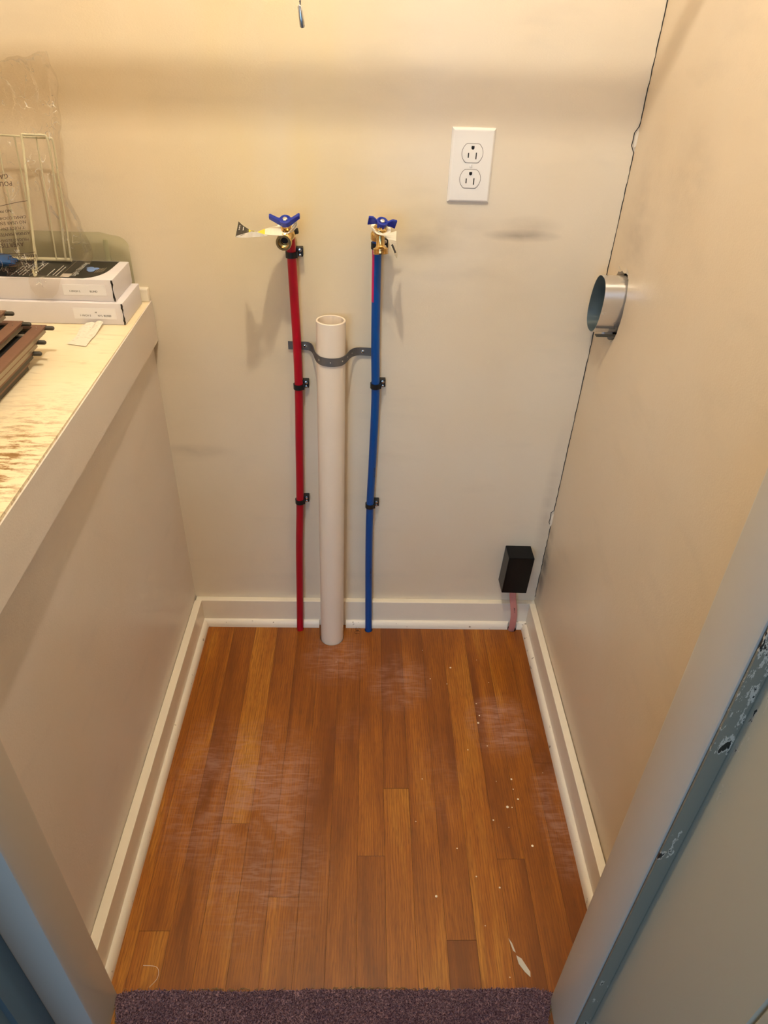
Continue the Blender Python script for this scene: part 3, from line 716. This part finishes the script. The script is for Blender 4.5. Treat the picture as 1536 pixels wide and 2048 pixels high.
# strap
sp_ = thing('pipe_strap', 'grey perforated metal strap bent round the white standpipe', 'strap', (.343, -.01, .74))
pc = Vector((.3435, -.0432)); path = [(.2585, -.0045, .7440), (.272, -.0045, .7438), (.289, -.0045, .7435), (.298, -.0055, .7430), (.3045, -.012, .7425), (.3090, -.026, .742), (.3125, -.042, .7415), (.3180, -.0575, .741), (.3270, -.0690, .7405),
        (.3435, -.0738, .740), (.3600, -.0690, .7395), (.3690, -.0575, .739), (.3745, -.042, .7385), (.3790, -.028, .738), (.3860, -.014, .7365), (.396, -.0058, .735), (.408, -.0045, .7342), (.424, -.0045, .7335)]
cpath = catmull(path, 4)
bm = nb(); ribbon(bm, [p+Vector((0, 0, .0082)) for p in cpath], [p-Vector((0, 0, .0082)) for p in cpath], .0011); part('band', bm, M_strap, sp_, smooth=True)
for (x, z) in ((.2905, .7433), (.4035, .7346)):
    bm = nb(); lathe(bm, (x, -.0048, z), (0, -1, 0), [(0, .0036), (.001, .0034), (.0022, .0018)], 18); sc_ = part('screw', bm, M_chrome, sp_, smooth=True)
    bm = nb(); box(bm, x-.0012, x+.0012, -.0074, -.0069, z-.0012, z+.0012); part('socket_recess', bm, M_slot, sc_)
bm = nb()
for k in (10, 22, 30, 36, 42, 48, 54, 62, 70, 78):
    if k < len(cpath)-1:
        p = cpath[k]; d_ = (cpath[k+1]-cpath[k-1]).normalized(); nrm = Vector((d_.y, -d_.x, 0)).normalized()
        if nrm.y > 0: nrm = -nrm
        part('punched_hole', lathe(nb(), p+nrm*.0005, nrm, [(0, .0011), (.0004, .001)], 10), M_tagback, sp_)

# ---- valves
def valve(pipe_top, body, spout_end, handle_c, wing, style, label):
    t = thing('hose_valve', label, 'valve', pipe_top)
    pt, bc, se, hc = map(Vector, (pipe_top, body, spout_end, handle_c))
    bm = nb(); bmesh.ops.create_icosphere(bm, subdivisions=4, radius=.0122, matrix=Matrix.Translation(bc))
    tube(bm, catmull([pt-Vector((0, 0, .012)), pt, pt.lerp(bc, .35)+Vector((0, .004, .003)), bc], 6), .0088, 20)
    lathe(bm, pt-Vector((0, 0, .014)), (0, 0, 1), [(0, .0095), (.002, .0108), (.012, .0108), (.014, .0095)], 20)
    part('body', bm, M_brass, t, smooth=True)
    d = (se-bc); L = d.length; bm = nb()
    prof = [(.004, .0090), (L*.35, .0074), (L-.014, .0072), (L-.011, .0090), (L-.0095, .0126)]
    h = L-.009
    while h < L-.0015: prof += [(h, .0131), (h+.0008, .0121), (h+.0016, .0121), (h+.0022, .0131)]; h += .0026
    prof += [(L, .0126), (L, .0096), (L-.009, .0088), (L-.009, .0062), (L-.014, .0060), (L-.014, .0002)]
    lathe(bm, bc, d, prof, 36); sp = part('spout', bm, M_brass, t, smooth=True)
    bm = nb(); lathe(bm, bc+d.normalized()*(L-.0139), d, [(0, .0058), (.0004, .0056)], 20); part('bore', bm, M_dark, sp)
    ax = (hc-bc).normalized(); HL = (hc-bc).length; bm = nb()
    lathe(bm, bc, ax, [(.006, .0105), (.014, .0105), (.0145, .0078), (HL-.004, .0074)], 6); part('bonnet', bm, M_brass, t)
    # handle
    bm = nb(); lathe(bm, hc, ax, [(-.008, .0078), (-.007, .0092), (.003, .0098), (.0035, .0078), (.0015, .0060)], 32)
    wv = Vector(wing).normalized(); wv = (wv-ax*wv.dot(ax)).normalized(); th = wv.cross(ax).normalized()*(.0036 if style == 'butterfly' else .0021)
    for s_ in (1, -1):
        if style == 'butterfly': prof2 = [(.003, -.0095), (.009, -.0085), (.0255, .0060), (.0255, .0110), (.0235, .0120), (.0115, .0035), (.004, .0015)]
        else: prof2 = [(.004, -.0065), (.011, -.0040), (.0235, -.0080), (.0242, .0078), (.0165, .0085), (.010, .0035), (.004, .0025)]
        pts2 = [hc+wv*s_*a+ax*b-th for a, b in prof2]
        prism(bm, pts2, th*2)
    es = [e for e in bm.edges if len(e.link_faces) == 2 and e.calc_face_angle(0) > 1.2]
    bmesh.ops.bevel(bm, geom=es, offset=.0005, segments=2, affect='EDGES')
    hd = part('handle', bm, M_handle, t, smooth=True)
    bm = nb(); lathe(bm, hc, ax, [(-.002, .0046), (.0030, .0046), (.0042, .0040), (.0050, .0022)], 6); part('stem_nut', bm, M_chrome, t)
    bm = nb(); lathe(bm, bc+Vector((.010, .012, .002)), (1, 0, .2), [(0, .005), (.006, .005), (.007, .004)], 14); part('packing_nut', bm, M_pin, t)
    return t
valve((.2733, -.020, .967), (.2730, -.050, .963), (.2700, -.0985, .9615), (.2712, -.066, .9895), (1, 0, .02), 'butterfly', 'brass valve with blue handle on the red pipe, open spout facing out')
valve((.4254, -.020, .963), (.4300, -.058, .9760), (.4322, -.0660, .9385), (.4330, -.066, .9905), (1, .05, -.03), 'tee', 'brass valve with blue handle on the blue pipe, spout pointing down')
# ---- tags
def hang_tag(label, loc): return thing('hang_tag', label, 'tag', loc, 'paper tags looped on the brass valves')
t = hang_tag('white, yellow and black paper tag curling left from the red pipe valve', (.25, -.07, .97))
# two lobes around the valve neck, then a twisted tail
bm = nb()
rt_ = .0165; cc = Vector((.2722, -.058, .9770)); ux = Vector((1, 0, .02)); uy = Vector((0, -.92, -.40)).normalized(); up_ = ux.cross(uy).normalized()
ringA = []; ringB = []
for k in range(33):
    a = math.pi+2*math.pi*k/32; dirv = ux*math.cos(a)+uy*math.sin(a)
    ringA.append(cc+dirv*.0112+Vector((0, 0, -.0022))); ringB.append(cc+dirv*.0185+Vector((0, 0, .004*math.cos(a))))
ribbon(bm, ringA, ringB, .0004)
stA = [(.2596, -.0450, .9750), (.2500, -.0500, .9751), (.2410, -.0600, .9749), (.2335, -.0800, .9766), (.2279, -.1000, .9783), (.2237, -.1200, .9841), (.2160, -.1200, .9885), (.2076, -.1100, .9904), (.1992, -.1000, .9939)]
stB = [(.2701, -.1000, .9739), (.2582, -.1100, .9762), (.2495, -.1300, .9819), (.2415, -.1400, .9858), (.2340, -.1420, .9876), (.2265, -.1380, .9902), (.2203, -.1500, .9893), (.2138, -.1600, .9887), (.2036, -.1650, .9867)]
A = catmull(stA, 4); B = catmull(stB, 4); n = len(A)-1
idx = []
for k in range(n):
    f = k/n; idx.append(((0, 3) if f < .30 else (1, 1) if f < .46 else (0, 3) if f < .56 else (1, 1) if f < .70 else (2, 2)))
fold = [(.2047, -.1660, .9885), (.2171, -.1550, .9898), (.2276, -.1460, .9908), (.2391, -.1450, .9885), (.2482, -.1380, .9839)], [(.2044, -.1660, .9863), (.2174, -.1600, .9847), (.2276, -.1500, .9831), (.2390, -.1470, .9833), (.2507, -.1400, .9830)]
ribbon(bm, catmull(fold[0], 3), catmull(fold[1], 3), .0003, [(3, 3)]*12)
lA = [Vector(p) for p in ((.2722, -.0760, .9700), (.2650, -.0900, .9710), (.2596, -.1050, .9735))]; lB = [Vector(p) for p in ((.2860, -.0500, .9830), (.2880, -.0760, .9800), (.2760, -.1010, .9745))]
ribbon(bm, catmull([(.2905, -.048, .9900), (.2890, -.066, .9850), (.2820, -.086, .9790), (.2701, -.1000, .9739), (.2582, -.1100, .9762)], 4), catmull([(.2860, -.048, .9850), (.2830, -.062, .9800), (.2770, -.078, .9740), (.2680, -.092, .9715), (.2560, -.100, .9745)], 4), .0003, [(0, 3)]*16)
ribbon(bm, A, B, .0004, idx)
part('tag_paper', bm, None, t, mats=[M_paper, M_tagyellow, M_tagblack, M_tagback])
bm = nb()
for f0 in (.22, .6):
    for k in range(3):
        a0 = A[-1].lerp(A[-9], f0).lerp(B[-1].lerp(B[-9], f0), .25+.13*k); u_ = Vector((0, -.0004, .0007))
        bmesh.ops.create_cube(bm, size=1, matrix=Matrix.Translation(a0+u_) @ Matrix.Diagonal((.0010, .006, .0004, 1)))
part('lettering', bm, M_whiteink, t)
t = hang_tag('white paper tag with grey back hanging right of the blue pipe valve', (.43, -.07, .98))
bm = nb(); cc = Vector((.4315, -.058, .9790)); ux = Vector((.9, -.25, -.30)).normalized(); uy = Vector((-.1, -.92, -.40)).normalized()
uy = (uy-ux*uy.dot(ux)).normalized(); A = []; B = []
for k in range(33):
    a = math.pi+2*math.pi*k/32; dirv = ux*math.cos(a)+uy*math.sin(a); A.append(cc+dirv*.0110); B.append(cc+dirv*.0175)
ribbon(bm, A, B, .0004)
A = catmull([(.4249, -.1040, .9850), (.4350, -.1080, .9815), (.4427, -.1000, .9720), (.4487, -.1100, .9597), (.4547, -.1150, .9499)], 4)
B = catmull([(.4554, -.0500, .9813), (.4575, -.0650, .9770), (.4567, -.0850, .9660), (.4596, -.0900, .9528), (.4589, -.1000, .9416)], 4)
ribbon(bm, A[4:], B[4:], .0004, [((0, 0) if k < 4 else (3, 3)) for k in range(len(A)-5)])
ribbon(bm, catmull([(.4136, -.0700, .9850), (.4200, -.0900, .9850), (.4300, -.1050, .9830), (.4427, -.1000, .9720)], 5), catmull([(.4170, -.0640, .9830), (.4240, -.0790, .9800), (.4330, -.0900, .9790), (.4500, -.0900, .9720)], 5), .0004, [(0, 0)]*15)
part('tag_paper', bm, None, t, mats=[M_paper, M_tagyellow, M_tagblack, M_tagback])
bm = nb()
a_ = Vector((.4475, -.1035, .9640)); b_2 = Vector((.4545, -.1075, .9520))
ribbon(bm, [a_, b_2], [a_+Vector((.0035, .0035, .001)), b_2+Vector((.0025, .0028, .0008))], .0002); part('barcode', bm, M_ink, t)

# ================================================================ OUTLET
ot = thing('wall_outlet', 'white duplex power outlet with cover plate on the back wall', 'outlet', (.582, -.003, 1.07))
def ox(z): return .5815+.0005
cx, cz, pw, ph = .5817, 1.0700, .0362, .0575
bm = nb()
o1 = [(-pw, -ph), (pw, -ph), (pw, ph), (-pw, ph)]
lv = [(0, 0), (-.0022, 0), (-.0058, .0030), (-.0062, .0045)]
rings = []
for (y, ins) in lv: rings.append([bm.verts.new((cx+sx_*(1-ins/pw) , y, cz+sz_*(1-ins/ph))) for sx_, sz_ in o1])
for a, b in zip(rings, rings[1:]):
    for i in range(4): bm.faces.new((a[i], a[(i+1) % 4], b[(i+1) % 4], b[i]))
bm.faces.new(rings[-1]); bmesh.ops.recalc_face_normals(bm, faces=bm.faces[:])
part('cover_plate', bm, M_white, ot)
for dz in (.0197, -.0197):
    bm = nb(); pts = []
    for k in range(48):
        a = 2*math.pi*k/48; x, z = .0172*math.cos(a), .0172*math.sin(a); z = max(-.0142, min(.0142, z)); pts.append((cx+x, -.0061, cz+dz+z))
    prism(bm, pts, (0, -.0012, 0))
    bmesh.ops.bevel(bm, geom=[e for e in bm.edges if all(v.co.y < -.007 for v in e.verts)], offset=.0005, segments=2, affect='EDGES')
    rc = part('receptacle', bm, M_white, ot, smooth=True)
    bm = nb(); z0 = cz+dz
    outl = [(cx+(p[0]-cx)*1.055, -.00615, z0+(p[2]-z0)*1.06) for p in pts]; prism(bm, outl, (0, -.0002, 0)); part('rim_gap', bm, M_gap, rc)
    bm = nb(); box(bm, cx-.0074, cx-.0056, -.0075, -.0072, z0-.0068, z0+.0008); box(bm, cx+.0056, cx+.0074, -.0075, -.0072, z0-.0088, z0+.0014)
    prism(bm, [(cx-.0024, -.0075, z0+.0112), (cx-.0026, -.0075, z0+.0078), (cx-.0017, -.0075, z0+.0062), (cx, -.0075, z0+.0056), (cx+.0017, -.0075, z0+.0062), (cx+.0026, -.0075, z0+.0078), (cx+.0024, -.0075, z0+.0112)], (0, .0003, 0))
    part('slots', bm, M_slot, rc)
bm = nb(); lathe(bm, (cx, -.0062, cz), (0, -1, 0), [(0, .0030), (.0008, .0028), (.0012, .0018)], 18); s_ = part('screw', bm, M_white, ot, smooth=True)
bm = nb(); box(bm, cx-.0003, cx+.0003, -.0077, -.0073, cz-.0024, cz+.0024); part('screw_slot', bm, M_tagback, s_)

# ================================================================ BLACK BOX AND CABLE
bb = thing('junction_box', 'glossy black rectangular junction box low on the back wall by the right corner', 'electrical box', (.775, 0, .147))
bm = nb(); zb0, zb1 = .1465, .2535
prism(bm, [(.7442, -.0002, zb0-.0005), (.8040, -.0002, zb0-.001), (.8040, -.050, zb0), (.7442, -.050, zb0+.001)], (.0042, 0, zb1-zb0))
bmesh.ops.bevel(bm, geom=bm.edges[:], offset=.0007, segments=2, affect='EDGES'); part('cover', bm, M_blackbox, bb, smooth=True)
cb = thing('power_cable', 'pink flat cable running from the black box into the floor', 'cable', (.7925, -.024, 0))
bm = nb(); pts = catmull([(.7765, -.030, .150), (.7785, -.030, .12), (.7850, -.033, .085), (.7895, -.034, .055), (.7910, -.031, .025), (.7915, -.026, 0), (.7915, -.024, -.03)], 8)
nv = 14; rings = []
for p in pts: rings.append([bm.verts.new(p+Vector((.0082*math.copysign(abs(math.cos(2*math.pi*k/nv))**.7, math.cos(2*math.pi*k/nv)), .0034*math.sin(2*math.pi*k/nv), 0))) for k in range(nv)])
for a, b in zip(rings, rings[1:]):
    for k in range(nv): bm.faces.new((a[k], a[(k+1) % nv], b[(k+1) % nv], b[k]))
bm.faces.new(rings[0]); bm.faces.new(rings[-1]); bmesh.ops.recalc_face_normals(bm, faces=bm.faces[:])
part('sheath', bm, M_pink, cb, smooth=True)
bm = nb(); add_text(bm, 'AWG 10-3', .0045, (.7845, -.0371, .086), (.16, 0, -1), (1, 0, .16)); part('lettering', bm, M_ink, cb)

# ================================================================ DUCT
dt = thing('vent_duct', 'oval galvanised metal vent duct sticking out of the right wall', 'duct', (xr(DZ), DY, DZ))
def oval(x, s=1.0, lean=0, n=48):
    out = []
    for k in range(n):
        a = 2*math.pi*k/n; c, s_ = math.cos(a), math.sin(a)
        y = math.copysign(abs(c)**.82, c)*.0370; z = math.copysign(abs(s_)**.85, s_)*.0515
        out.append(Vector((x+lean*z, DY-.0015-.16*z+y*s, DZ-.003+z*s)))
    return out
X0 = .8165
bm = nb(); rings = [[bm.verts.new(p) for p in oval(x, s)] for x, s in ((X0, .986), (X0, 1.0), (.867, 1.0), (.867, .986))]
for a, b in zip(rings[1:3], rings[2:4]):
    for k in range(48): bm.faces.new((a[k], a[(k+1) % 48], b[(k+1) % 48], b[k]))
for k in range(48): bm.faces.new((rings[0][k], rings[0][(k+1) % 48], rings[1][(k+1) % 48], rings[1][k]))
bmesh.ops.recalc_face_normals(bm, faces=bm.faces[:]); part('outer_sleeve', bm, M_duct, dt, smooth=True)
bm = nb(); rings = [[bm.verts.new(p) for p in oval(x, s)] for x, s in ((X0, .986), (.868, .986))]
for k in range(48): bm.faces.new((rings[0][k], rings[1][k], rings[1][(k+1) % 48], rings[0][(k+1) % 48]))
bm.faces.new(rings[1]); part('inner_lining', bm, M_ductin, dt, smooth=True)
bm = nb(); box(bm, X0+.002, .856, DY-.034, DY-.024, DZ-.0515, DZ-.0495, .0004); part('seam_strip', bm, M_pin, dt)

# ================================================================ PULL CHAIN, LAMP, ROD
pl = thing('pull_chain', 'thin metal lamp pull chain hanging at the top of the picture', 'pull chain', (.3581, -.70, 1.275))
ch = [(.3480, -.74, 2.06), (.3585, -.70, 1.97), (.3584, -.70, 1.6), (.3578, -.70, 1.31), (.3575, -.70, 1.2860)]
bm = nb(); tube(bm, catmull(ch, 6), .0006, 8); zz = 1.287
while zz < 1.46: bmesh.ops.create_icosphere(bm, subdivisions=1, radius=.0009, matrix=Matrix.Translation((.3577, -.70, zz))); zz += .0026
part('chain', bm, M_chain, pl, smooth=True)
bm = nb(); lathe(bm, (.3573, -.70, 1.2875), (.12, 0, -1), [(0, .0008), (.001, .0016), (.0125, .0018), (.0135, .001)], 14); part('end_bell', bm, M_tip, pl, smooth=True)
lm = thing('ceiling_light', 'bare bulb lampholder above the closet doorway', 'light', (BULB[0], -.855, BULB[2]))
bm = nb(); lathe(bm, (BULB[0], -.8575, BULB[2]), (0, 1, 0), [(0, .055), (.006, .055), (.012, .045), (.014, .02), (.050, .018), (.058, .0135)], 32); part('lampholder', bm, M_white, lm, smooth=True)
bm = nb(); lathe(bm, (BULB[0], -.812, BULB[2]), (0, 1, 0), [(.012, .012), (.020, .013), (.030, .0165), (.040, .0195), (.050, .020), (.058, .0180), (.065, .013), (.069, .007), (.070, .001)], 32)
part('bulb', bm, simple('lit_bulb', (1, 1, 1, 1), .5, emit=((1.0, .925, .77, 1), BULB_STRENGTH)), lm, smooth=True)
bm = nb(); lathe(bm, (-.75, -.290, 1.512), (1, 0, 0), [(0, .0170), (.75+xr(1.51)-.001, .0170)], 28)
rod = tag(obj('closet_rod', bm, M_wood, smooth=True), 'round wooden closet rod across the closet, just above the picture', 'rod')

# ================================================================ CARPET
def carpet_mat():
    m, t, b = mat('mauve_carpet'); b.inputs['Roughness'].default_value = .95; b.inputs['Specular IOR Level'].default_value = .1
    c = mix(t, ramp(t, noise(t, 330, 3), .35, .68), srgb(92, 62, 68), srgb(176, 142, 148)); c = mix(t, ramp(t, noise(t, 9, 2), .35, .65), c, srgb(118, 88, 104), 'MULTIPLY') if False else c
    c = mix(t, math_(t, 'MULTIPLY', ramp(t, noise(t, 14, 3), .35, .7), .4), c, srgb(104, 76, 92))
    t.links.new(c, b.inputs['Base Color']); return m
M_carpet = carpet_mat()
cpt = thing('carpet', 'mauve brown carpet with a raw cut edge across the doorway', 'carpet', (.37, -.95, 0))
edge = []
random.seed(9)
for k in range(60):
    x = .0235+.706*k/59; y = -.8385+random.uniform(-.0010, .0010)+.0012*math.sin(x*21)
    if x > .69: y -= (x-.69)*.18
    if x < .06: y -= (.06-x)*.15
    edge.append((x, y))
poly = edge+[(.7215, -.852), (.714, -.870), (.702, -.905), (.698, -1.15), (.052, -1.15), (.049, -.905), (.034, -.862)]
bm = nb(); prism(bm, [(x, y, .0002) for x, y in poly], (0, 0, .0045)); part('backing', bm, M_carpet, cpt)
verts = []; faces = []
def inside(x, y):
    r_ = False; j = len(poly)-1
    for i in range(len(poly)):
        xi, yi = poly[i]; xj, yj = poly[j]
        if (yi > y) != (yj > y) and x < (xj-xi)*(y-yi)/(yj-yi)+xi: r_ = not r_
        j = i
    return r_
cnt = 0
while cnt < 42000:
    x = random.uniform(.02, .735); y = -.838-abs(random.random())*.14
    if not inside(x, y): continue
    cnt += 1; h = random.uniform(.004, .0065); a = random.uniform(0, math.pi*2); r_ = random.uniform(.0005, .0009); lx, ly = random.gauss(0, .0011), random.gauss(0, .0011)
    i0 = len(verts)
    for q in range(3): verts.append((x+math.cos(a+q*2.094)*r_, y+math.sin(a+q*2.094)*r_, .003))
    for q in range(3): verts.append((x+lx+math.cos(a+.5+q*2.094)*r_*.8, y+ly+math.sin(a+.5+q*2.094)*r_*.8, .003+h))
    faces += [(i0, i0+1, i0+4, i0+3), (i0+1, i0+2, i0+5, i0+4), (i0+2, i0, i0+3, i0+5), (i0+3, i0+4, i0+5)]
me = bpy.data.meshes.new('pile'); me.from_pydata(verts, [], faces); me.materials.append(M_carpet)
o = bpy.data.objects.new('pile', me); C.objects.link(o); o.parent = cpt; o.matrix_parent_inverse = Matrix.Translation(-cpt.location); o['kind'] = 'stuff'
bm = nb()
for k in range(190):
    x = random.uniform(.03, .72); x = random.choice([x, random.gauss(.19, .03), random.gauss(.45, .05), random.gauss(.40, .04)]); x = min(.715, max(.035, x))
    y = -.8375+random.uniform(-.002, .003); l = random.uniform(.002, .008); a = random.uniform(-.9, .9)
    tube(bm, [(x, y, .0012), (x+math.cos(a)*l*.5, y+math.sin(a)*l*.3+.0008, .0022+random.uniform(0, .001)), (x+math.cos(a)*l, y+math.sin(a)*l*.6, .0012)], .00035, 4)
for s_ in (-1, 1):
    for k in range(40):
        f = random.random(); x = (.030+.016*f) if s_ < 0 else (.722-.016*f); y = -.85-.055*f
        tube(bm, [(x, y, .001), (x+random.uniform(-.002, .002), y+random.uniform(-.003, .003), .005)], .0004, 4)
o = part('frayed_edge', bm, M_backing, cpt); o['kind'] = 'stuff'
# ---- paint drops on the floor
drops = [(.624, -.155, .0024), (.573, -.19, .0014), (.611, -.205, .0013), (.673, -.262, .0015), (.676, -.295, .0016), (.671, -.315, .0026), (.683, -.375, .0013), (.640, -.385, .0014), (.722, -.455, .0021), (.722, -.478, .0012), (.728, -.500, .0020), (.704, -.517, .0028), (.713, -.518, .0012), (.672, -.545, .0017), (.739, -.597, .0024), (.595, -.602, .0013), (.520, -.548, .0011), (.538, -.455, .0012), (.625, -.655, .0014), (.665, -.675, .0018), (.549, -.690, .0023), (.69, -.46, .0008), (.70, -.56, .0009), (.56, -.10, .0010), (.71, -.20, .0009), (.69, -.13, .0009), (.66, -.82, .001), (.79, -.44, .0009), (.35, -.14, .0009), (.63, -.74, .0009)]
dr = bpy.data.objects.new('paint_drops', None)
bpy.data.objects.remove(dr)
bm = nb()
for (x, y, r_) in drops: lathe(bm, (x, y, 0), (0, 0, 1), [(-.0001, r_), (.0002, r_*.9), (.0005, r_*.45)], 14)
obj('paint_drops', bm, M_spatter, floor, smooth=True)
bm = nb()
prism(bm, [(.676, -.787, .0001), (.684, -.792, .0001), (.695, -.812, .0001), (.694, -.820, .0001), (.686, -.812, .0001), (.678, -.800, .0001)], (0, 0, .0003))
prism(bm, [(.667, -.760, .0001), (.672, -.768, .0001), (.676, -.783, .0001), (.672, -.780, .0001)], (0, 0, .0003))
obj('dried_filler_smear', bm, M_tagback, floor)
bm = nb(); tube(bm, catmull([(.060, -.800, .0012), (.083, -.803, .0016), (.088, -.818, .0018), (.078, -.832, .0012)]), .00025, 5)
tag(obj('loose_fibre', bm, M_paper), 'pale curled fibre on the floorboards near the carpet, at left', 'fibre')
bm = nb()
for (cx_, cy_, r_) in ((.400, -.030, .0055), (.399, -.041, .0065)):
    tube(bm, [(cx_+math.cos(a)*r_, cy_+math.sin(a)*r_*.8, .0010+(.012 if cy_ > -.035 else 0)*(1 if False else 0)+.0004*math.sin(3*a)) for a in [k*2*math.pi/18*.92 for k in range(19)]], .0003, 5)
tag(obj('curled_hair', bm, M_dark), 'tiny dark curled strand on the floor between standpipe and blue pipe', 'strand')
